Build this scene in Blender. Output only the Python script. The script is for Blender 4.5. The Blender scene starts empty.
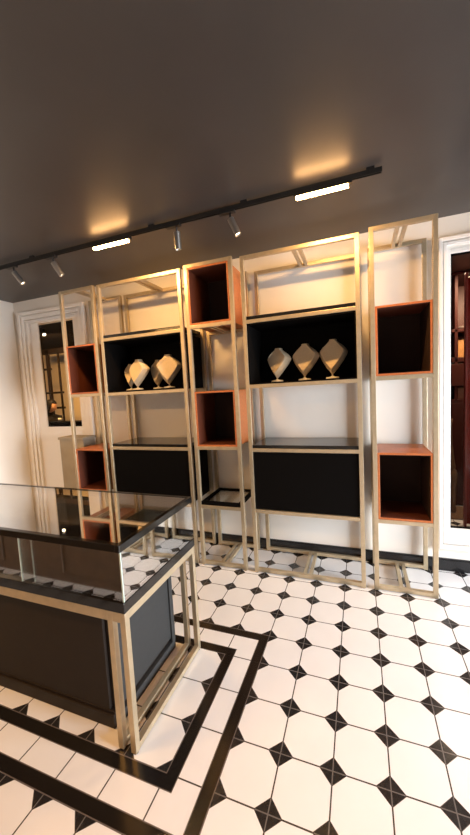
import bpy, bmesh, math, random
from mathutils import Vector, Matrix, Euler
random.seed(7)
C = bpy.context.scene.collection
SC = bpy.context.scene

# ------------------------------------------------------------------ camera
cam_d = bpy.data.cameras.new('camera'); cam = bpy.data.objects.new('camera', cam_d); C.objects.link(cam)
cam_d.sensor_fit = 'VERTICAL'; cam_d.sensor_height = 24.0; cam_d.lens = 332.82 * 24.0 / 835.0
cam_d.clip_start = 0.02
RM = Matrix(((0.9365029, 0.01995863, 0.35009137), (0.34665667, 0.09773233, -0.93288667), (-0.05283438, 0.99501258, 0.08460782)))
cam.matrix_world = Matrix.Translation((0.32058, -2.36762, 1.45218)) @ RM.to_4x4()
SC.camera = cam

# ------------------------------------------------------------------ world, daylight, exposure
w = bpy.data.worlds.new('world'); SC.world = w; w.use_nodes = True
w.node_tree.nodes['Background'].inputs[0].default_value = (0.75, 0.85, 1.0, 1)
w.node_tree.nodes['Background'].inputs[1].default_value = 0.15
SC.view_settings.view_transform = 'Standard'; SC.view_settings.look = 'None'
SC.view_settings.exposure = 0.0; SC.view_settings.gamma = 1.0; SC.view_settings.use_curve_mapping = False

def area_light(name, loc, target, sx, sy, power, col, spread=180):
    l = bpy.data.lights.new(name, 'AREA'); l.shape = 'RECTANGLE'; l.size = sx; l.size_y = sy; l.energy = power; l.color = col
    l.spread = math.radians(spread)
    o = bpy.data.objects.new(name, l); C.objects.link(o); o.location = loc
    o.rotation_euler = (Vector(target) - Vector(loc)).to_track_quat('-Z', 'Y').to_euler()
    return o
def spot_light(name, loc, target, power, col, deg, blend=0.6, r=0.03):
    l = bpy.data.lights.new(name, 'SPOT'); l.energy = power; l.color = col; l.spot_size = math.radians(deg); l.spot_blend = blend
    l.shadow_soft_size = r
    o = bpy.data.objects.new(name, l); C.objects.link(o); o.location = loc
    o.rotation_euler = (Vector(target) - Vector(loc)).to_track_quat('-Z', 'Y').to_euler()
    return o
WARM = (1.0, 0.545, 0.18)
# area light for daylight from the right, set in an added, unseen window opening
area_light('daylight_right', (4.24, -1.15, 1.10), (0.0, -0.4, 0.1), 1.9, 1.5, 170, (0.86, 0.93, 1.0), 100)
area_light('fill_front', (1.0, -4.16, 1.35), (0.2, 0.0, 0.9), 1.9, 1.9, 4, (0.93, 0.96, 1.0))  # weak fill light added at the front wall opening
# ceiling lamps of the part of the shop behind the camera
area_light('rear_lamp_left', (-2.3, -2.7, 2.5), (-2.2, -2.2, 0), 1.2, 0.06, 50, (1.0, 0.52, 0.16), 150)
area_light('rear_lamp_right', (1.0, -2.75, 2.5), (0.9, -2.2, 0), 0.6, 0.06, 12, (1.0, 0.38, 0.12), 95)
# lamps of the two neighbouring rooms seen through the panes
area_light('left_room_lamp', (-4.6, 1.7, 2.45), (-4.9, 2.6, 0.8), 0.8, 0.2, 90, WARM)
area_light('right_room_lamp', (1.6, 1.6, 2.5), (1.6, 2.0, 0), 0.8, 0.3, 40, (1.0, 0.7, 0.45))

# ------------------------------------------------------------------ helpers
def nmat(name):
    m = bpy.data.materials.new(name); m.use_nodes = True
    return m, m.node_tree, m.node_tree.nodes['Principled BSDF']
def simple(name, col, rough=0.5, metal=0.0, spec=0.5, noise=0.0, nscale=40.0, bump=0.0, coat=0.0):
    m, nt, b = nmat(name)
    b.inputs['Base Color'].default_value = (*col, 1); b.inputs['Roughness'].default_value = rough
    b.inputs['Metallic'].default_value = metal; b.inputs['Specular IOR Level'].default_value = spec
    b.inputs['Coat Weight'].default_value = coat
    if noise or bump:
        tc = nt.nodes.new('ShaderNodeTexCoord'); n = nt.nodes.new('ShaderNodeTexNoise')
        n.inputs['Scale'].default_value = nscale; n.inputs['Detail'].default_value = 4
        nt.links.new(tc.outputs['Object'], n.inputs['Vector'])
        if noise:
            r = nt.nodes.new('ShaderNodeValToRGB')
            r.color_ramp.elements[0].position = 0.3; r.color_ramp.elements[1].position = 0.7
            r.color_ramp.elements[0].color = (*[c * (1 - noise) for c in col], 1)
            r.color_ramp.elements[1].color = (*[min(1, c * (1 + noise)) for c in col], 1)
            nt.links.new(n.outputs['Fac'], r.inputs[0]); nt.links.new(r.outputs[0], b.inputs['Base Color'])
        if bump:
            bp = nt.nodes.new('ShaderNodeBump'); bp.inputs['Strength'].default_value = bump; bp.inputs['Distance'].default_value = 0.004
            nt.links.new(n.outputs['Fac'], bp.inputs['Height']); nt.links.new(bp.outputs[0], b.inputs['Normal'])
    return m
def glass(name, f0, tint=(1, 1, 1), rough=0.0, power=4.0):
    m = bpy.data.materials.new(name); m.use_nodes = True; nt = m.node_tree; nt.nodes.clear(); N = nt.nodes.new; L = nt.links.new
    out = N('ShaderNodeOutputMaterial'); mix = N('ShaderNodeMixShader'); tr = N('ShaderNodeBsdfTransparent'); gl = N('ShaderNodeBsdfGlossy')
    tr.inputs[0].default_value = (*tint, 1); gl.inputs['Roughness'].default_value = rough; gl.inputs['Color'].default_value = (1, 1, 1, 1)
    lw = N('ShaderNodeLayerWeight'); lw.inputs['Blend'].default_value = 0.5
    p = N('ShaderNodeMath'); p.operation = 'POWER'; p.inputs[1].default_value = power
    ma = N('ShaderNodeMath'); ma.operation = 'MULTIPLY_ADD'; ma.inputs[1].default_value = 1 - f0; ma.inputs[2].default_value = f0
    L(lw.outputs['Facing'], p.inputs[0]); L(p.outputs[0], ma.inputs[0]); L(ma.outputs[0], mix.inputs[0])
    L(tr.outputs[0], mix.inputs[1]); L(gl.outputs[0], mix.inputs[2]); L(mix.outputs[0], out.inputs[0])
    return m
def emit(name, col, s):
    m = bpy.data.materials.new(name); m.use_nodes = True; nt = m.node_tree; nt.nodes.clear()
    o = nt.nodes.new('ShaderNodeOutputMaterial'); e = nt.nodes.new('ShaderNodeEmission')
    e.inputs[0].default_value = (*col, 1); e.inputs[1].default_value = s; nt.links.new(e.outputs[0], o.inputs[0]); return m

def new_bm(): return bmesh.new()
def add_box(bm, x0, x1, y0, y1, z0, z1):
    vs = [bm.verts.new((x, y, z)) for x in (x0, x1) for y in (y0, y1) for z in (z0, z1)]
    for f in ((0, 1, 3, 2), (4, 6, 7, 5), (0, 4, 5, 1), (2, 3, 7, 6), (0, 2, 6, 4), (1, 5, 7, 3)):
        bm.faces.new([vs[i] for i in f])
    return bm
def box_bm(*a): return add_box(new_bm(), *a)
def add_cyl(bm, p0, p1, r0, r1=None, seg=20, caps=True):
    r1 = r0 if r1 is None else r1
    p0, p1 = Vector(p0), Vector(p1); q = (p1 - p0).to_track_quat('Z', 'Y')
    ra, rb = [], []
    for i in range(seg):
        a = 2 * math.pi * i / seg; d = q @ Vector((math.cos(a), math.sin(a), 0))
        ra.append(bm.verts.new(p0 + d * r0)); rb.append(bm.verts.new(p1 + d * r1))
    for i in range(seg):
        j = (i + 1) % seg; f = bm.faces.new((ra[i], ra[j], rb[j], rb[i])); f.smooth = True
    if caps: bm.faces.new(ra[::-1]); bm.faces.new(rb)
    return bm
def add_lathe(bm, prof, cx, cy, seg=28):
    rings = []
    for r, z in prof:
        rings.append([bm.verts.new((cx + r * math.cos(2 * math.pi * i / seg), cy + r * math.sin(2 * math.pi * i / seg), z)) for i in range(seg)])
    for a, b in zip(rings, rings[1:]):
        for i in range(seg):
            j = (i + 1) % seg; f = bm.faces.new((a[i], a[j], b[j], b[i])); f.smooth = True
    bm.faces.new(rings[0][::-1]); bm.faces.new(rings[-1])
    return bm
def obj(name, bm, mat, parent=None, bevel=0.0):
    me = bpy.data.meshes.new(name); bmesh.ops.recalc_face_normals(bm, faces=bm.faces[:]); bm.to_mesh(me); bm.free()
    o = bpy.data.objects.new(name, me); C.objects.link(o)
    if mat: me.materials.append(mat)
    if parent:
        o.parent = parent
        wl = parent.location.copy(); pp = parent.parent
        while pp: wl += pp.location; pp = pp.parent
        me.transform(Matrix.Translation(-wl))
    if bevel:
        b = o.modifiers.new('bevel', 'BEVEL'); b.width = bevel; b.segments = 2; b.limit_method = 'ANGLE'; b.harden_normals = False
    return o
def thing(name, label, cat, loc=(0, 0, 0), group=None):
    o = bpy.data.objects.new(name, None); C.objects.link(o); o.location = loc; o.empty_display_size = 0.1
    o['label'] = label; o['category'] = cat
    if group: o['group'] = group
    return o
def tag(o, label, cat, group=None):
    o['label'] = label; o['category'] = cat
    if group: o['group'] = group
    return o
def struct(name, bm, mat, parent=None, bevel=0.0):
    o = obj(name, bm, mat, parent, bevel); o['kind'] = 'structure'
    return o
def dup(root, delta, label=None):
    r = root.copy(); C.objects.link(r); r.location = root.location + Vector(delta)
    if label: r['label'] = label
    for ch in list(root.children):
        c = ch.copy(); C.objects.link(c); c.parent = r
        for g in list(ch.children):
            d = g.copy(); C.objects.link(d); d.parent = c
    return r

# ------------------------------------------------------------------ materials
BRASS = simple('champagne_brass', (0.56, 0.46, 0.31), 0.36, 0.72, noise=0.07, nscale=25)
BLACKM = simple('black_lacquer', (0.0035, 0.0030, 0.0028), 0.6, spec=0.04)
BLACKG = simple('black_gloss', (0.010, 0.009, 0.008), 0.10)
INNER_SHADE = simple('shaded_leather', (0.085, 0.020, 0.008), 0.5)  # cognac leather darkened to stand for shade inside the cubbies
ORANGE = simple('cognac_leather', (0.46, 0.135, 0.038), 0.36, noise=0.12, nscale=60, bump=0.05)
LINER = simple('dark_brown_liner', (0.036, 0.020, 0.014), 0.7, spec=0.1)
BUST = simple('beige_linen', (0.62, 0.50, 0.34), 0.85, noise=0.08, nscale=160, bump=0.15)
BUSTW = simple('pale_acrylic', (0.60, 0.55, 0.47), 0.3)
WALL = simple('warm_white_paint', (0.80, 0.76, 0.70), 0.6, noise=0.015, nscale=3)
TRIM = simple('white_gloss_paint', (0.84, 0.80, 0.75), 0.35)
CEIL = simple('brown_grey_ceiling', (0.052, 0.045, 0.0415), 0.40, noise=0.12, nscale=2.2, bump=0.04)
SKIRT = simple('black_skirting', (0.012, 0.012, 0.013), 0.25)
DARKB = simple('dark_brown_panel', (0.014, 0.0085, 0.0055), 0.55, spec=0.25, noise=0.1, nscale=30)
GREYP = simple('charcoal_panel', (0.032, 0.0315, 0.031), 0.55, spec=0.25, noise=0.06, nscale=40)
TRACK = simple('black_track', (0.010, 0.009, 0.008), 0.5)
STEEL = simple('brushed_steel', (0.26, 0.235, 0.21), 0.35, 0.85)
LAMP = emit('warm_diffuser', (1.0, 0.52, 0.19), 80.0)
LENS = emit('spot_lens', (1.0, 0.78, 0.5), 10.0)
CASEG = glass('case_glass', 0.32, (0.97, 0.985, 0.975))
COATED = glass('coated_glass', 0.48, (0.95, 0.97, 0.96))
WINDG = glass('window_glass', 0.002, (0.97, 0.97, 0.96), 0.0, 6.0)
EDGEG = simple('green_glass_edge', (0.55, 0.66, 0.60), 0.15)
STONE = simple('pale_plinth', (0.36, 0.31, 0.23), 0.7, noise=0.10, nscale=6)
SKIN = simple('skin', (0.50, 0.27, 0.17), 0.5)
HAIR = simple('black_hair', (0.004, 0.003, 0.003), 0.6, spec=0.15)
CLOTH = simple('black_cloth', (0.012, 0.010, 0.010), 0.85)
DKRACK = simple('dark_bronze', (0.010, 0.006, 0.004), 0.7, spec=0.1)
BEIGEW = simple('beige_wall', (0.56, 0.46, 0.33), 0.8)
REDG = simple('red_lacquer', (0.30, 0.022, 0.014), 0.22)
DKRED = simple('dark_red_wood', (0.040, 0.008, 0.005), 0.5, spec=0.25)
GOLD = simple('gold_fabric', (0.42, 0.22, 0.07), 0.5, noise=0.2, nscale=30)
BRONZE = simple('aged_bronze', (0.17, 0.095, 0.045), 0.4, 0.4, noise=0.3, nscale=18)
BROWNF = simple('brown_carpet', (0.11, 0.06, 0.03), 0.9, noise=0.25, nscale=30)
WHITEC = simple('white_ceramic', (0.8, 0.78, 0.74), 0.25)

def floor_mat():
    m, nt, b = nmat('octagon_tile'); N = nt.nodes.new; L = nt.links.new
    tc = N('ShaderNodeTexCoord'); sp = N('ShaderNodeSeparateXYZ'); L(tc.outputs['Object'], sp.inputs[0])
    def M(op, a, bb=None, c=None):
        n = N('ShaderNodeMath'); n.operation = op
        for i, v in enumerate((a, bb, c)):
            if v is None: continue
            if isinstance(v, (int, float)): n.inputs[i].default_value = v
            else: L(v, n.inputs[i])
        return n.outputs[0]
    X, Y = sp.outputs[0], sp.outputs[1]
    def fold(v):
        return M('ABSOLUTE', M('SUBTRACT', M('FRACT', M('ADD', M('DIVIDE', v, 0.2), 100.5)), 0.5))
    fu, fv = fold(X), fold(Y)
    s = M('ADD', fu, fv); mn = M('MINIMUM', fu, fv)
    ins = M('MINIMUM', M('MINIMUM', M('SUBTRACT', -0.2, X), M('ADD', X, 3.2)), M('MINIMUM', M('SUBTRACT', -0.6, Y), M('ADD', Y, 1.6)))
    def between(v, a, c): return M('MULTIPLY', M('GREATER_THAN', v, a), M('LESS_THAN', v, c))
    band = M('MAXIMUM', between(ins, 0.0, 0.05), between(ins, 0.15, 0.2))
    plain = between(ins, 0.05, 0.15)
    joint = M('LESS_THAN', mn, 0.014)
    diam = M('MULTIPLY', M('LESS_THAN', s, 0.245), M('SUBTRACT', 1.0, plain))
    edge = M('MULTIPLY', M('LESS_THAN', M('ABSOLUTE', M('SUBTRACT', s, 0.247)), 0.010), M('SUBTRACT', 1.0, plain))
    bedge = M('MAXIMUM', M('LESS_THAN', M('ABSOLUTE', ins), 0.0018), M('MAXIMUM', M('LESS_THAN', M('ABSOLUTE', M('SUBTRACT', ins, 0.05)), 0.0018), M('MAXIMUM', M('LESS_THAN', M('ABSOLUTE', M('SUBTRACT', ins, 0.15)), 0.0018), M('LESS_THAN', M('ABSOLUTE', M('SUBTRACT', ins, 0.2)), 0.0018))))
    def mixc(f, a, c):
        n = N('ShaderNodeMix'); n.data_type = 'RGBA'; L(f, n.inputs[0])
        for i, v in ((6, a), (7, c)):
            if isinstance(v, tuple): n.inputs[i].default_value = (*v, 1)
            else: L(v, n.inputs[i])
        return n.outputs[2]
    no = N('ShaderNodeTexNoise'); no.inputs['Scale'].default_value = 5; no.inputs['Detail'].default_value = 3; L(tc.outputs['Object'], no.inputs['Vector'])
    wn = N('ShaderNodeTexNoise'); wn.inputs['Scale'].default_value = 45; L(tc.outputs['Object'], wn.inputs['Vector'])
    white = mixc(no.outputs['Fac'], (0.82, 0.82, 0.825), (0.73, 0.73, 0.735))
    black = mixc(wn.outputs['Fac'], (0.010, 0.010, 0.011), (0.022, 0.021, 0.022))
    c = mixc(joint, white, (0.055, 0.048, 0.042))
    c = mixc(edge, c, (0.10, 0.09, 0.085))
    c = mixc(diam, c, black)
    jd = M('MULTIPLY', M('MULTIPLY', M('LESS_THAN', mn, 0.010), M('LESS_THAN', s, 0.235)), M('SUBTRACT', 1.0, plain))
    c = mixc(jd, c, (0.13, 0.12, 0.115))
    c = mixc(band, c, (0.008, 0.0065, 0.006))
    c = mixc(bedge, c, (0.12, 0.10, 0.09))
    L(c, b.inputs['Base Color'])
    b.inputs['Roughness'].default_value = 0.22
    bp = N('ShaderNodeBump'); bp.inputs['Strength'].default_value = 0.25; bp.inputs['Distance'].default_value = 0.0015; bp.invert = True
    L(M('MAXIMUM', joint, bedge), bp.inputs['Height']); L(bp.outputs[0], b.inputs['Normal'])
    return m
TILE = floor_mat()

# ------------------------------------------------------------------ room shell
YW, ZC = 0.44, 2.57
XL, XR, YF = -3.38, 4.2, -4.1
struct('floor', box_bm(-8.0, 4.6, -4.3, 5.0, -0.12, 0.0), TILE)
struct('ceiling', box_bm(-8.0, 4.6, -4.3, 5.0, ZC, ZC + 0.12), CEIL)
DX0, DX1, DZ1 = -3.19, -2.46, 2.325           # left door opening
WX0, WX1, WZ0, WZ1 = 0.913, 1.80, 0.30, 2.345   # right window opening
bm = new_bm()
for a in ((XL - 0.1, DX0, 0, ZC), (DX0, DX1, DZ1, ZC), (DX1, WX0, 0, ZC), (WX0, WX1, 0, WZ0), (WX0, WX1, WZ1, ZC), (WX1, XR + 0.1, 0, ZC)):
    add_box(bm, a[0], a[1], YW, YW + 0.1, a[2], a[3])
struct('wall_back', bm, WALL)
struct('wall_left', box_bm(XL - 0.1, XL, YF, YW, 0, ZC), WALL)
bm = new_bm()
for a in ((YF, -2.2, 0, ZC), (-0.1, YW, 0, ZC), (-2.2, -0.1, 0, 0.3), (-2.2, -0.1, 2.4, ZC)):
    add_box(bm, XR, XR + 0.1, a[0], a[1], a[2], a[3])
struct('wall_right', bm, WALL)
bm = new_bm()
for a in ((XL - 0.1, 0.0, 0, ZC), (2.0, XR + 0.1, 0, ZC), (0.0, 2.0, 0, 0.3), (0.0, 2.0, 2.4, ZC)):
    add_box(bm, a[0], a[1], YF - 0.1, YF, a[2], a[3])
struct('wall_front', bm, WALL)
# skirting
bm = new_bm(); add_box(bm, DX1 + 0.13, 4.18, YW - 0.02, YW, 0, 0.085); add_box(bm, DX1 + 0.13, 4.18, YW - 0.014, YW, 0.085, 0.095)
struct('baseboard_back', bm, SKIRT, bevel=0.003)
struct('baseboard_left', box_bm(XL, XL + 0.02, YF, YW, 0, 0.09), SKIRT)

def add_ring(bm, x0, x1, z0, z1, w, y0, y1, bottom=True):
    zb = z0 + (w if bottom else 0)
    add_box(bm, x0, x0 + w, y0, y1, z0, z1); add_box(bm, x1 - w, x1, y0, y1, z0, z1)
    add_box(bm, x0 + w, x1 - w, y0, y1, z1 - w, z1)
    if bottom: add_box(bm, x0 + w, x1 - w, y0, y1, z0, zb)
    return bm
# left doorway: stepped casing, leaf with an upper pane
bm = new_bm()
add_ring(bm, DX0 - 0.095, DX1 + 0.13, 0.0, 2.432, 0.036, YW - 0.045, YW, False)
add_ring(bm, DX0 - 0.059, DX1 + 0.094, 0.0, 2.396, 0.008, YW - 0.018, YW, False)
add_ring(bm, DX0 - 0.051, DX1 + 0.086, 0.0, 2.388, 0.040, YW - 0.036, YW, False)
add_ring(bm, DX0 - 0.011, DX1 + 0.046, 0.0, 2.348, 0.008, YW - 0.010, YW, False)
add_ring(bm, DX0 - 0.003, DX1 + 0.038, 0.0, 2.340, 0.034, YW - 0.024, YW + 0.1, False)
struct('trim_1', bm, TRIM, bevel=0.004)
bm = new_bm(); PX0, PX1, PZ0, PZ1 = -3.035, -2.525, 1.135, 2.298
add_box(bm, DX0 + 0.004, PX0, YW + 0.004, YW + 0.018, 0.005, DZ1 - 0.004); add_box(bm, PX1, DX1 - 0.004, YW + 0.004, YW + 0.018, 0.005, DZ1 - 0.004)
add_box(bm, PX0, PX1, YW + 0.004, YW + 0.018, PZ1, DZ1 - 0.004); add_box(bm, PX0, PX1, YW + 0.004, YW + 0.018, 0.005, PZ0)
door = struct('door_1', bm, TRIM)
struct('glass_pane', box_bm(PX0, PX1, YW + 0.007, YW + 0.012, PZ0, PZ1), WINDG, door)
# right window
bm = new_bm()
add_ring(bm, WX0 - 0.052, WX1 + 0.052, 0.19, 2.42, 0.024, YW - 0.045, YW)
add_ring(bm, WX0 - 0.028, WX1 + 0.028, 0.214, 2.396, 0.007, YW - 0.014, YW)
add_ring(bm, WX0 - 0.021, WX1 + 0.021, 0.221, 2.389, 0.022, YW - 0.034, YW)
add_box(bm, WX0 - 0.052, WX1 + 0.052, YW - 0.045, YW, 0.18, 0.195)
struct('trim_2', bm, TRIM, bevel=0.004)
bm = add_ring(new_bm(), WX0, WX1, WZ0, WZ1, 0.028, YW - 0.008, YW + 0.06)
win = struct('window_1', bm, TRIM, bevel=0.004)
struct('glass_pane', box_bm(WX0 + 0.028, WX1 - 0.028, YW + 0.02, YW + 0.026, WZ0 + 0.028, WZ1 - 0.028), WINDG, win)
bm = add_ring(new_bm(), WX0 + 0.028, WX1 - 0.028, WZ0 + 0.028, WZ1 - 0.028, 0.010, YW + 0.015, YW + 0.031)
struct('glazing_bead', bm, BLACKM, win)
# unseen window frame, added around the area light at the right wall
bm = new_bm()
for a, b2 in ((-2.2, -2.14), (-1.18, -1.12), (-0.16, -0.1)): add_box(bm, XR + 0.02, XR + 0.08, a, b2, 0.3, 2.4)
add_box(bm, XR + 0.02, XR + 0.08, -2.2, -0.1, 0.3, 0.36); add_box(bm, XR + 0.02, XR + 0.08, -2.2, -0.1, 2.34, 2.4)
struct('window_added', bm, TRIM)
# neighbouring rooms beyond the panes
struct('wall_far_left', box_bm(-8.0, -2.0, 3.3, 3.4, 0, ZC), BEIGEW)
struct('ceiling_adjoining', box_bm(-7.9, -2.1, 0.56, 3.3, ZC - 0.03, ZC - 0.002), simple('dark_brown_ceiling', (0.005, 0.003, 0.002), 0.9, spec=0.05))
struct('wall_side_left', box_bm(-2.1, -2.0, 0.54, 3.3, 0, ZC), BEIGEW)
struct('wall_far_right', box_bm(0.6, 3.4, 2.9, 3.0, 0, ZC), simple('deep_red_wall', (0.03, 0.007, 0.004), 0.5))
struct('wall_side_right', box_bm(0.6, 0.7, 0.54, 2.9, 0, ZC), simple('deep_red_wall', (0.03, 0.007, 0.004), 0.5))

# ------------------------------------------------------------------ display racks
T = 0.0285; Y0, Y1 = 0.027, 0.417
def rack(label, x0, x1, H, levels, kind, contents):
    t = thing('display_rack', label, 'display rack', ((x0 + x1) / 2, (Y0 + Y1) / 2, 0), 'brass display racks along the back wall')
    xm = (x0 + x1) / 2
    for x in (x0, x1 - T):
        for y in (Y0, Y1 - T):
            obj('post', box_bm(x, x + T, y, y + T, 0.004, H), BRASS, t, 0.0015)
            obj('foot_pad', add_cyl(new_bm(), (x + T / 2, y + T / 2, 0), (x + T / 2, y + T / 2, 0.006), 0.011, seg=12), BLACKM, t)
    for z in (0.012, H - 0.027):                       # bottom and top rectangles and their paired cross bars
        for y in (Y0, Y1 - T):
            obj('rail', box_bm(x0 + T, x1 - T, y + 0.001, y + T - 0.001, z, z + 0.027), BRASS, t, 0.0015)
        for s in (-0.034, 0.010):
            obj('cross_bar', box_bm(xm + s, xm + s + 0.024, Y0 + T, Y1 - T, z + 0.001, z + 0.025), BRASS, t, 0.0015)
    for z in levels:
        for y in (Y0, Y1 - T):
            obj('rail', box_bm(x0 + T, x1 - T, y + 0.001, y + T - 0.001, z, z + 0.027), BRASS, t, 0.0015)
        if kind == 'narrow':
            for s in (-0.034, 0.010):
                obj('cross_bar', box_bm(xm + s, xm + s + 0.024, Y0 + T, Y1 - T, z + 0.001, z + 0.022), BRASS, t, 0.0015)
    bx0, bx1 = x0 + T + 0.001, x1 - T - 0.001
    yb = Y1 - 0.02
    for c in contents:
        k = c[0]
        if k == 'cubby':
            z0, z1 = c[1], c[2]; th = 0.013; bm = new_bm(); yf = Y0 + 0.002
            add_box(bm, bx0, bx0 + th, yf, yb, z0, z1); add_box(bm, bx1 - th, bx1, yf, yb, z0, z1)
            add_box(bm, bx0 + th, bx1 - th, yf, yb, z0, z0 + th); add_box(bm, bx0 + th, bx1 - th, yf, yb, z1 - th, z1)
            cb = obj('cubby', bm, ORANGE, t, 0.0015); cb['label'] = 'open cognac orange cubby box'
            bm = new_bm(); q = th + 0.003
            add_box(bm, bx0 + th, bx0 + q, yf + 0.004, yb - 0.012, z0 + th, z1 - th); obj('shaded_side', box_bm(bx1 - q, bx1 - th, yf + 0.004, yb - 0.012, z0 + th, z1 - th), LINER, cb)  # right inner wall made darker: its shade is put into the colour
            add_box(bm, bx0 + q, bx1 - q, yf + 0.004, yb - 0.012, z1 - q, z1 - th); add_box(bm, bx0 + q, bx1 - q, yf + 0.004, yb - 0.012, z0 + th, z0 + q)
            obj('shaded_lining', bm, INNER_SHADE, cb)  # inner faces carry painted shade
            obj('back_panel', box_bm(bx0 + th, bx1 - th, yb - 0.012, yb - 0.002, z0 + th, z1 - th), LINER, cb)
        elif k == 'niche':
            z0, z1 = c[1], c[2]; th = 0.010; bm = new_bm(); yf = Y0 + 0.006
            add_box(bm, bx0, bx0 + th, yf, yb, z0, z1); add_box(bm, bx1 - th, bx1, yf, yb, z0, z1)
            add_box(bm, bx0 + th, bx1 - th, yf, yb, z0, z0 + th); add_box(bm, bx0 + th, bx1 - th, yf, yb, z1 - th, z1)
            add_box(bm, bx0 + th, bx1 - th, yb - 0.012, yb, z0 + th, z1 - th)
            nb = obj('niche_box', bm, BLACKM, t); nb['label'] = 'open black niche box'
            sp_ = obj('shelf_panel', box_bm(bx0, bx1, Y0 + 0.004, Y1 - 0.004, z1 + 0.0285, z1 + 0.053), BLACKG, t, 0.002); sp_['label'] = 'black lacquered shelf board'
        elif k == 'cabinet':
            z0, z1 = c[1], c[2]
            cbx = obj('cabinet_box', box_bm(bx0, bx1, Y0 + 0.028, yb, z0, z1), BLACKM, t); cbx['label'] = 'closed black cabinet box'
            obj('door_panel', box_bm(bx0 + 0.004, bx1 - 0.004, Y0 + 0.008, Y0 + 0.027, z0 + 0.004, z1 - 0.004), BLACKM, cbx, 0.002)
            sp_ = obj('shelf_panel', box_bm(bx0, bx1, Y0 + 0.004, Y1 - 0.004, z1 + 0.0285, z1 + 0.053), BLACKG, t, 0.002); sp_['label'] = 'glossy black shelf board'
        elif k == 'tray':
            z = c[1]; bm = add_ring_h(bx0, bx1, Y0 + 0.003, Y1 - 0.003, z, z + 0.03, 0.025)
            tr = obj('tray_frame', bm, BLACKM, t, 0.0015); tr['label'] = 'black frame of glass shelf'
            obj('glass_shelf', box_bm(bx0 + 0.02, bx1 - 0.02, Y0 + 0.025, Y1 - 0.025, z + 0.012, z + 0.02), CASEG, tr)
    return t
def add_ring_h(x0, x1, y0, y1, z0, z1, w):
    bm = new_bm()
    add_box(bm, x0, x0 + w, y0, y1, z0, z1); add_box(bm, x1 - w, x1, y0, y1, z0, z1)
    add_box(bm, x0 + w, x1 - w, y0, y0 + w, z0, z1); add_box(bm, x0 + w, x1 - w, y1 - w, y1, z0, z1)
    return bm
NL = (0.488, 0.972, 1.458, 1.942)
rack('narrow brass rack with two orange cubbies, standing in front of the white door', -2.241, -1.846, 2.425, (0.545, 1.455), 'narrow', (('cubby', 0.573, 0.965), ('cubby', 1.483, 1.925)))
rack('wide brass rack whose black niche holds four beige necklace busts', -1.805, -0.978, 2.418, (0.488, 0.968, 1.452, 1.930), 'wide', (('niche', 1.480, 1.929), ('cabinet', 0.516, 0.967)))
rack('narrow brass rack with a cubby at its very top and a glass tray below', -0.945, -0.543, 2.434, (0.490, 0.978, 1.942), 'narrow', (('cubby', 1.970, 2.406), ('cubby', 1.006, 1.447), ('tray', 0.518)))
rack('wide brass rack whose black niche holds three beige necklace busts', -0.479, 0.341, 2.418, (0.488, 0.968, 1.452, 1.930), 'wide', (('niche', 1.480, 1.929), ('cabinet', 0.516, 0.967)))
rack('narrow brass rack with two orange cubbies, beside the white framed window', 0.399, 0.786, 2.436, (0.488, 1.460), 'narrow', (('cubby', 0.516, 0.976), ('cubby', 1.488, 1.938)))

# ------------------------------------------------------------------ necklace busts
OUT = [(0.0, 0.0), (0.40, 0.20), (0.74, 0.41), (0.95, 0.58), (1.0, 0.655), (0.94, 0.72), (0.72, 0.82), (0.46, 0.90), (0.31, 0.95), (0.26, 0.98), (0.25, 1.02)]
def make_bust(label, cx, cy, zf, W, Hn, tilt, yaw, group):
    t = thing('necklace_bust', label, 'necklace bust', (cx, cy, zf), group)
    bm = new_bm(); z0 = 0.034
    full = OUT + [(-x, z) for x, z in OUT[:0:-1]]
    layers = [(0.024, 0.95), (0.018, 1.0), (-0.004, 1.0), (-0.040, 0.80)]
    rings = []
    for y, k in layers:
        ring = []
        for x, z in full:
            px = x * k * W / 2; pz = (0.60 + (z - 0.60) * (k if z < 0.9 else 1 - (1 - k) * 0.25)) * Hn
            yy = y * (1.0 if z < 0.9 else 0.7) + 0.16 * abs(px) ** 2 / (W / 2)
            v = Vector((px, yy, pz)); v.rotate(Euler((tilt, 0, 0))); v.rotate(Euler((0, 0, yaw)))
            ring.append(bm.verts.new(v + Vector((cx, cy, zf + z0))))
        rings.append(ring)
    n = len(full)
    for a, b in zip(rings, rings[1:]):
        for i in range(n):
            j = (i + 1) % n; bm.faces.new((a[i], a[j], b[j], b[i]))
    bm.faces.new(rings[0][::-1]); bm.faces.new(rings[-1])
    obj('bust_form', bm, BUST, t, 0.003)
    bm = new_bm()
    add_lathe(bm, [(0.046, 0), (0.048, 0.006), (0.046, 0.014), (0.014, 0.018), (0.008, 0.024)], cx, cy + 0.012, 24)
    for v in bm.verts: v.co.z += zf
    obj('base', bm, BUSTW, t)
    bm = new_bm(); add_cyl(bm, (cx, cy + 0.012, zf + 0.018), (cx, cy + 0.020, zf + 0.13), 0.005, seg=10)
    obj('stem', bm, BUSTW, t)
    return t
ZN = 1.4903
g = 'necklace busts in the left black niche'
make_bust('small beige necklace bust at the left end of the four bust row', -1.697, 0.25, ZN, 0.115, 0.215, -0.15, 0.15, g)
make_bust('beige necklace bust overlapping the small one at the left end', -1.552, 0.155, ZN, 0.225, 0.240, -0.18, -0.25, g)
make_bust('narrow beige necklace bust half hidden behind the largest bust', -1.425, 0.290, ZN, 0.165, 0.235, -0.15, -0.2, g)
make_bust('largest beige necklace bust, at the right end of the four bust row', -1.212, 0.135, ZN, 0.225, 0.255, -0.15, 0.25, g)
g = 'necklace busts in the right black niche'
make_bust('left of the three beige busts in the right niche', -0.290, 0.255, ZN, 0.205, 0.235, -0.2, -0.35, g)
make_bust('middle of the three beige busts in the right niche', -0.072, 0.255, ZN, 0.212, 0.250, -0.2, -0.15, g)
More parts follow.
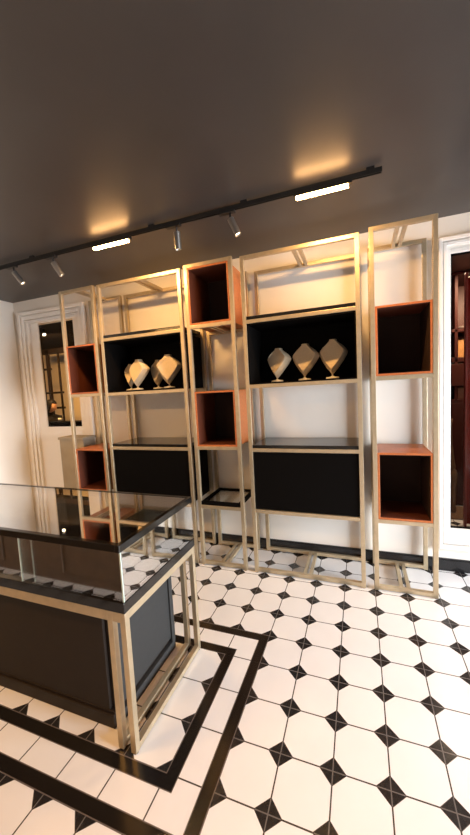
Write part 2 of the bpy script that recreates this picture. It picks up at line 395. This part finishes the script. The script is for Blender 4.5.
make_bust('right of the three beige busts in the right niche', 0.136, 0.255, ZN, 0.212, 0.265, -0.2, -0.15, g)

# ------------------------------------------------------------------ glass display counter
CX1, CX0, CY0, CY1 = -0.548, -2.75, -1.386, -0.800
ctr = thing('display_counter', 'long glass topped display counter with brass frame and dark panels', 'display counter', ((CX0 + CX1) / 2, (CY0 + CY1) / 2, 0))
bm = box_bm(CX0, -0.715, -1.30, CY1 - 0.03, 0.0, 0.555)
body = obj('body', bm, DARKB, ctr)
obj('front_panel', box_bm(CX0 + 0.02, -0.735, -1.316, -1.300, 0.075, 0.55), DARKB, body, 0.002)
bm = box_bm(CX0, -0.706, -1.326, -1.300, 0.0, 0.062); add_box(bm, CX0, -0.706, -1.318, -1.300, 0.062, 0.074)
obj('plinth', bm, DARKB, body, 0.003)
e = obj('end_panel', box_bm(-0.715, -0.700, -1.285, CY1 - 0.06, 0.075, 0.55), GREYP, body, 0.003); e['label'] = 'charcoal grey end panel'
bm = box_bm(-0.715, -0.692, -1.30, CY1 - 0.03, 0.0, 0.05); add_box(bm, -0.715, -0.690, CY1 - 0.062, CY1 - 0.03, 0.05, 0.555)
add_box(bm, -0.715, -0.690, -1.30, -1.27, 0.05, 0.555)
obj('end_moulding', bm, GREYP, body, 0.003)
tb = 0.026
for xo in (CX1 - tb, CX1 - tb - 0.062):       # two parallel end rectangles
    for y in (CY0, CY1 - tb):
        obj('post', box_bm(xo, xo + tb, y, y + tb, 0.006, 0.605), BRASS, ctr, 0.0015)
        obj('foot_pad', add_cyl(new_bm(), (xo + tb / 2, y + tb / 2, 0), (xo + tb / 2, y + tb / 2, 0.008), 0.011, seg=12), BLACKM, ctr)
    obj('bottom_rail', box_bm(xo, xo + tb, CY0 + tb, CY1 - tb, 0.008, 0.034), BRASS, ctr, 0.0015)
    obj('top_rail', box_bm(xo, xo + tb, CY0 + tb, CY1 - tb, 0.572, 0.605), BRASS, ctr, 0.0015)
xi = CX1 - tb - 0.062
obj('front_rail', box_bm(CX0, xi, CY0, CY0 + tb, 0.563, 0.605), BRASS, ctr, 0.0015)
obj('front_rail', box_bm(xi + tb, CX1 - tb, CY0, CY0 + tb, 0.563, 0.605), BRASS, ctr, 0.0015)
obj('back_rail', box_bm(CX0, xi, CY1 - tb, CY1, 0.563, 0.605), BRASS, ctr, 0.0015)
for y in (CY0, CY1 - tb):
    obj('post', box_bm(CX0, CX0 + tb, y, y + tb, 0.0, 0.563), BRASS, ctr, 0.0015)
# deck and glass case
dk = obj('deck', box_bm(CX0, CX1 + 0.002, CY0 - 0.002, CY1 + 0.002, 0.606, 0.650), BLACKG, ctr, 0.002); dk['label'] = 'black frame under the glass case'
obj('deck_liner', box_bm(CX0 + 0.03, CX1 - 0.03, CY0 + 0.03, CY1 - 0.03, 0.650, 0.656), simple('brown_velvet', (0.03, 0.016, 0.008), 0.9), dk)
zg0, zg1 = 0.650, 0.852
g1 = obj('front_glass', box_bm(-1.102, CX1 - 0.008, CY0 + 0.004, CY0 + 0.009, zg0, zg1), CASEG, ctr)
g2 = obj('front_glass', box_bm(CX0 + 0.01, -1.040, CY0 + 0.014, CY0 + 0.019, zg0, zg1), CASEG, ctr)
obj('pane_edge', box_bm(-1.104, -1.1005, CY0 + 0.003, CY0 + 0.0095, zg0, zg1), EDGEG, g1)
obj('pane_edge', box_bm(-1.0415, -1.038, CY0 + 0.0135, CY0 + 0.0195, zg0, zg1), EDGEG, g2)
eg = obj('end_glass', box_bm(CX1 - 0.007, CX1 - 0.001, CY0 + 0.010, CY1 - 0.002, zg0, zg1), COATED, ctr)
obj('pane_edge', box_bm(CX1 - 0.007, CX1 - 0.001, CY0 + 0.004, CY0 + 0.009, zg0, zg1), EDGEG, eg)
obj('back_glass', box_bm(CX0 + 0.01, CX1 - 0.008, CY1 - 0.009, CY1 - 0.003, zg0, zg1), CASEG, ctr)
obj('left_glass', box_bm(CX0, CX0 + 0.006, CY0 + 0.004, CY1 - 0.003, zg0, zg1), CASEG, ctr)
tf = obj('top_frame', add_ring_h(CX0, CX1 + 0.002, CY0 - 0.002, CY1 + 0.002, zg1, 0.882, 0.022), BLACKG, ctr, 0.0015); tf['label'] = 'black frame around the glass top'
obj('top_glass', box_bm(CX0 + 0.02, CX1 - 0.018, CY0 + 0.018, CY1 - 0.018, 0.872, 0.880), glass('bronze_tinted_glass', 0.60, (0.95, 0.93, 0.88)), ctr)

WALN = simple('walnut_panel', (0.13, 0.075, 0.042), 0.5, noise=0.2, nscale=12)
oc = thing('added_counter', 'unseen brown panelled counter, added for the glass front to reflect', 'counter', (-2.25, -2.6, 0))  # added behind the camera to give the front glass a brown reflection
obj('carcass', box_bm(-3.3, -1.15, -2.85, -2.27, 0.0, 0.90), WALN, oc)
for xx in (-3.27, -2.56, -1.85): obj('door', box_bm(xx, xx + 0.67, -2.27, -2.252, 0.08, 0.86), WALN, oc, 0.004)
obj('worktop', box_bm(-3.32, -1.13, -2.87, -2.24, 0.90, 0.93), BLACKG, oc, 0.003)

# ------------------------------------------------------------------ pale plinth in front of the door
px0, px1 = -2.622, -2.285
ped = thing('pedestal', 'tall pale stone coloured pedestal standing before the white door', 'pedestal', ((px0 + px1) / 2, 0.28, 0))
obj('column', box_bm(px0 + 0.01, px1 - 0.01, 0.21, 0.37, 0.06, 1.025), STONE, ped, 0.004)
obj('cap', box_bm(px0, px1, 0.20, 0.38, 1.025, 1.050), STONE, ped, 0.003)
obj('foot', box_bm(px0, px1, 0.20, 0.38, 0.0, 0.06), STONE, ped, 0.003)

# ------------------------------------------------------------------ ceiling track, linear lamps and spotlights
TY = -0.37
tr = thing('ceiling_track', 'long black lighting track running along the dark ceiling', 'lighting track', (-1.3, TY, ZC))
bm = new_bm(); x0, x1 = -3.2, 0.452
add_box(bm, x0, x1, TY - 0.0105, TY - 0.007, 2.532, 2.556); add_box(bm, x0, x1, TY + 0.007, TY + 0.0105, 2.532, 2.556); add_box(bm, x0, x1, TY - 0.007, TY + 0.007, 2.544, 2.556)
obj('channel', bm, TRACK, tr)
obj('end_cap', box_bm(x1, x1 + 0.004, TY - 0.011, TY + 0.011, 2.5315, 2.557), TRACK, tr)
for xx in (-2.9, -2.05, -0.95, -0.3, 0.40): obj('mount', box_bm(xx - 0.02, xx + 0.02, TY - 0.008, TY + 0.008, 2.556, ZC), TRACK, tr)
def linear(x0, x1, label):
    t = thing('linear_light', label, 'light', ((x0 + x1) / 2, TY, 2.5318), 'linear lamps on the ceiling track')
    obj('housing', box_bm(x0 - 0.012, x1 + 0.02, TY - 0.011, TY + 0.011, 2.514, 2.5318), TRACK, t, 0.001)
    obj('diffuser', box_bm(x0, x1, TY - 0.0115, TY + 0.0115, 2.500, 2.514), LAMP, t, 0.002)
    area_light('linear_beam', ((x0 + x1) / 2, TY, 2.496), ((x0 + x1) / 2, TY + 0.35, 1.5), x1 - x0, 0.03, 14, WARM)
    return t
linear(0.010, 0.290, 'glowing linear lamp at the right end of the ceiling track')
linear(-1.440, -1.142, 'glowing linear lamp on the track above the wide left rack')
def spot(x, dirv, label, tgt, power):
    t = thing('track_spotlight', label, 'spotlight', (x, TY, 2.5318), 'spotlights on the ceiling track')
    d = Vector(dirv).normalized(); j = Vector((x, TY, 2.495))
    obj('adapter', box_bm(x - 0.075, x + 0.03, TY - 0.016, TY + 0.016, 2.518, 2.5318), TRACK, t, 0.002)
    obj('stem', add_cyl(new_bm(), (x, TY, 2.519), (x, TY, 2.486), 0.006, seg=12), TRACK, t)
    a = j - Vector((0, 0, 0.010)); b = a + d * 0.105
    bm = new_bm(); add_cyl(bm, a, b, 0.021, seg=24, caps=False)
    q = d.to_track_quat('Z', 'Y')
    add_cyl(bm, a + d * 0.0005, a, 0.021, 0.012, seg=24); add_cyl(bm, b - d * 0.012, b, 0.0175, 0.0205, seg=24, caps=False)
    h = obj('head', bm, STEEL, t)
    obj('lens', add_cyl(new_bm(), b - d * 0.012, b - d * 0.010, 0.0172, seg=24), LENS, h)
    spot_light('spot_beam', b + d * 0.004, tgt, power, WARM, 62, 0.8, 0.018)
    return t
spot(-2.260, (0.45, 0.35, -0.9), 'leftmost steel spotlight on the ceiling track', (-2.75, 0.40, 1.2), 24)
spot(-1.835, (0.35, 0.35, -0.9), 'steel spotlight with bright rim, second from left on the ceiling track', (-1.9, 0.40, 1.3), 24)
spot(-0.764, (-0.03, 0.12, -1.0), 'steel spotlight pointing straight down, between the two linear lamps', (-0.77, -0.34, 0), 4)
spot(-0.390, (0.38, 0.10, -0.9), 'steel spotlight tilted to the right, nearest the right linear lamp', (0.4, -0.3, 0), 4)

# ------------------------------------------------------------------ left neighbouring room, seen through the door pane
rk = thing('metal_rack', 'dark bronze metal grid rack seen through the door glass', 'rack', (-5.3, 2.6, 0))
def rbox(n, *a): return obj(n, box_bm(*a), DKRACK, rk)
rbox('post', -5.46, -5.38, 2.58, 2.61, 0, 2.42); rbox('post', -5.16, -5.125, 2.58, 2.605, 0, 2.42); rbox('post', -5.62, -5.58, 2.60, 2.63, 0, 2.42)
rbox('top_rail', -5.62, -4.3, 2.58, 2.66, 2.33, 2.43); rbox('shelf_bar', -5.62, -5.36, 2.59, 2.62, 2.02, 2.06)
rbox('shelf_bar', -5.62, -5.10, 2.59, 2.62, 1.55, 1.59); rbox('shelf_bar', -5.40, -5.10, 2.58, 2.62, 1.25, 1.29)
tb_ = thing('counter_table', 'dark counter in the room behind the door glass', 'counter', (-4.4, 2.1, 0))
obj('top', box_bm(-5.4, -3.2, 1.9, 2.10, 1.01, 1.055), BLACKM, tb_); obj('front', box_bm(-5.38, -3.22, 1.95, 2.06, 0.0, 1.01), BLACKM, tb_)
cup = thing('cup', 'small white cup on the dark counter behind the door glass', 'cup', (-4.53, 1.95, 1.055))
obj('bowl', add_lathe(new_bm(), [(0.018, 1.0555), (0.024, 1.065), (0.028, 1.09), (0.030, 1.115), (0.027, 1.115), (0.022, 1.07)], -4.53, 1.95, 20), WHITEC, cup)
# person standing behind that counter, head bowed to the right
per = thing('person', 'person with black hair in dark clothes, head bowed, behind the door glass', 'person', (-5.24, 2.32, 0))
def skin_mesh(name, verts, edges, radii, mat, parent, root=0, sub=2):
    me = bpy.data.meshes.new(name); wl = parent.location
    me.from_pydata([Vector(v) - wl for v in verts], edges, []); o = bpy.data.objects.new(name, me); C.objects.link(o); o.parent = parent
    sm = o.modifiers.new('skin', 'SKIN'); sm.use_smooth_shade = True
    for i, r in enumerate(radii):
        d = me.skin_vertices[0].data[i]; d.radius = (r, r) if not isinstance(r, tuple) else r; d.use_root = (i == root)
    ss = o.modifiers.new('sub', 'SUBSURF'); ss.levels = sub; ss.render_levels = sub
    me.materials.append(mat); return o
hx, hy = -5.10, 2.28
V = [(-5.26, 2.38, 0.76), (-5.24, 2.37, 0.92), (-5.19, 2.35, 1.08), (-5.16, 2.33, 1.15), (-5.12, 2.30, 1.22),
     (-5.18, 2.20, 1.09), (-5.18, 2.19, 0.84), (-5.14, 2.20, 0.62),
     (-5.19, 2.50, 1.09), (-5.21, 2.53, 0.84), (-5.16, 2.52, 0.62),
     (-5.26, 2.31, 0.72), (-5.25, 2.30, 0.40), (-5.27, 2.30, 0.06), (-5.16, 2.29, 0.035),
     (-5.26, 2.45, 0.72), (-5.25, 2.46, 0.40), (-5.27, 2.46, 0.06), (-5.16, 2.47, 0.035)]
Ed = [(0, 1), (1, 2), (2, 3), (3, 4), (2, 5), (5, 6), (6, 7), (2, 8), (8, 9), (9, 10), (0, 11), (11, 12), (12, 13), (13, 14), (0, 15), (15, 16), (16, 17), (17, 18)]
Rr = [0.12, 0.115, 0.115, 0.055, 0.048, 0.058, 0.045, 0.032, 0.058, 0.045, 0.032, 0.08, 0.055, 0.04, 0.032, 0.08, 0.055, 0.04, 0.032]
bodyo = skin_mesh('body', V, Ed, Rr, CLOTH, per)
# head with a face, bowed towards +x
def head_bm():
    bm = new_bm(); bmesh.ops.create_uvsphere(bm, u_segments=28, v_segments=20, radius=1.0)
    for v in bm.verts:
        x, y, z = v.co
        fz = 1.0 - 0.22 * max(0, -z)
        v.co = Vector((x * 0.098 * fz, y * 0.076 * fz, z * 0.122))
        if x > 0.7 and abs(y) < 0.28 and -0.45 < z < 0.12: v.co.x += 0.022 * (1 - abs(y) / 0.28) * (1 - abs(z + 0.15) / 0.32 if abs(z + 0.15) < 0.32 else 0)   # nose
        if x > 0.5 and 0.2 < abs(y) < 0.5 and 0.0 < z < 0.25: v.co.x -= 0.008                                                      # eye sockets
        if x > 0.55 and abs(y) < 0.3 and -0.66 < z < -0.52: v.co.x += 0.006                                                   # lips
    for f in bm.faces: f.smooth = True
    for s in (-1, 1):                                                                                                         # ears
        r = bmesh.ops.create_icosphere(bm, subdivisions=2, radius=1.0)
        for v in r['verts']: v.co = Vector((v.co.x * 0.018 - 0.005, v.co.y * 0.008 + s * 0.077, v.co.z * 0.03 - 0.01))
    return bm
HM = Matrix.Translation((hx, hy + 0.01, 1.315)) @ Matrix.Rotation(math.radians(22), 4, 'Z') @ Matrix.Rotation(math.radians(22), 4, 'Y')
bm = head_bm(); bm.transform(HM); obj('head', bm, SKIN, per)
bm = new_bm(); bmesh.ops.create_uvsphere(bm, u_segments=28, v_segments=20, radius=1.0)
bmesh.ops.delete(bm, geom=[v for v in bm.verts if v.co.x > 0.55 and v.co.z < 0.5], context='VERTS')
for v in bm.verts:
    v.co = Vector((v.co.x * 0.112 - 0.010, v.co.y * 0.092, v.co.z * (0.134 if v.co.z > 0 else 0.20)))
for f in bm.faces: f.smooth = True
bm.transform(HM); hr = obj('hair', bm, HAIR, per); sd = hr.modifiers.new('solid', 'SOLIDIFY'); sd.thickness = 0.012
sl = thing('ceiling_spotlight', 'lit ceiling spotlight seen through the door glass', 'spotlight', (-4.30, 1.6, ZC))
obj('mount', add_cyl(new_bm(), (-4.30, 1.6, ZC - 0.029), (-4.30, 1.6, 2.51), 0.02, seg=16), TRACK, sl)
hd = obj('head', add_cyl(new_bm(), (-4.31, 1.6, 2.55), (-4.245, 1.56, 2.455), 0.024, seg=20), STEEL, sl)
obj('lens', add_cyl(new_bm(), (-4.2452, 1.5602, 2.4553), (-4.2435, 1.559, 2.4530), 0.022, seg=20), LENS, hd)

# ------------------------------------------------------------------ right neighbouring room, seen through the window
cab = thing('display_cabinet', 'dark red wooden display cabinet seen through the right window', 'cabinet', (1.5, 2.2, 0))
for nm, a, m in (('side_panel', (1.18, 1.215, 1.9, 2.5, 0, 2.545), DKRED), ('divider', (1.315, 1.345, 1.95, 2.5, 0, 2.545), DKRED), ('side_panel', (1.85, 1.885, 1.9, 2.5, 0, 2.545), DKRED),
                 ('back_panel', (1.215, 1.85, 2.48, 2.5, 0, 2.545), simple('red_brown_back', (0.10, 0.03, 0.02), 0.4)), ('shelf', (1.215, 1.85, 1.95, 2.48, 1.945, 1.975), DKRED), ('shelf', (1.215, 1.85, 1.95, 2.48, 1.62, 1.67), DKRED),
                 ('shelf', (1.215, 1.85, 1.95, 2.48, 1.17, 1.21), DKRED), ('lower_door', (1.215, 1.85, 1.93, 1.95, 0.02, 1.17), DKRED), ('drawer_front', (1.215, 1.85, 1.93, 1.95, 1.36, 1.60), DKRED), ('top_board', (1.18, 1.885, 1.9, 2.5, 2.545, 2.565), DKRED)):
    obj(nm, box_bm(*a), m, cab, 0.003)
def item(name, label, cat, bm, mat): return tag(obj(name, bm, mat), label, cat)
item('cushion_box', 'amber fabric covered box on the shelf behind the right window', 'box', box_bm(1.36, 1.60, 2.0, 2.2, 1.672, 1.86), GOLD)
item('linen_box', 'pale beige box on the lower shelf behind the right window', 'box', box_bm(1.36, 1.62, 2.0, 2.2, 1.212, 1.335), simple('pale_linen', (0.34, 0.25, 0.17), 0.7))
item('silver_dish', 'small bright dish lying on the upper shelf behind the right window', 'dish', add_lathe(new_bm(), [(0.03, 1.976), (0.07, 1.985), (0.095, 2.01), (0.09, 2.012), (0.03, 1.985)], 1.45, 2.1, 24), simple('polished_silver', (0.8, 0.75, 0.68), 0.2, 0.7))
fp = thing('red_folding_screen', 'red lacquered upright panel at the right edge, behind the window', 'screen', (1.42, 1.35, 0))
obj('panel', box_bm(1.275, 1.70, 1.33, 1.36, 0.03, 2.36), REDG, fp, 0.004)
obj('stile', box_bm(1.255, 1.275, 1.32, 1.37, 0.0, 2.40), simple('red_edge', (0.34, 0.06, 0.05), 0.3), fp, 0.003)
vs = thing('floor_vase', 'tall fluted bronze vase standing on brown carpet behind the right window', 'vase', (1.22, 1.72, 0.012))
bm = new_bm(); prof = [(0.055, 0.012), (0.060, 0.03), (0.050, 0.08), (0.060, 0.30), (0.072, 0.42), (0.060, 0.46), (0.045, 0.48), (0.052, 0.50), (0.042, 0.56), (0.024, 0.75), (0.018, 0.95), (0.026, 1.02)]
add_lathe(bm, prof, 1.22, 1.72, 24)
for v in bm.verts:
    a = math.atan2(v.co.y - 1.72, v.co.x - 1.22); k = 1 + 0.08 * math.cos(8 * a)
    v.co.x = 1.22 + (v.co.x - 1.22) * k; v.co.y = 1.72 + (v.co.y - 1.72) * k
obj('vessel', bm, BRONZE, vs)
item('carpet', 'brown carpet laid over the tiles behind the right window', 'carpet', box_bm(1.02, 2.6, 1.50, 1.89, 0.001, 0.012), BROWNF)
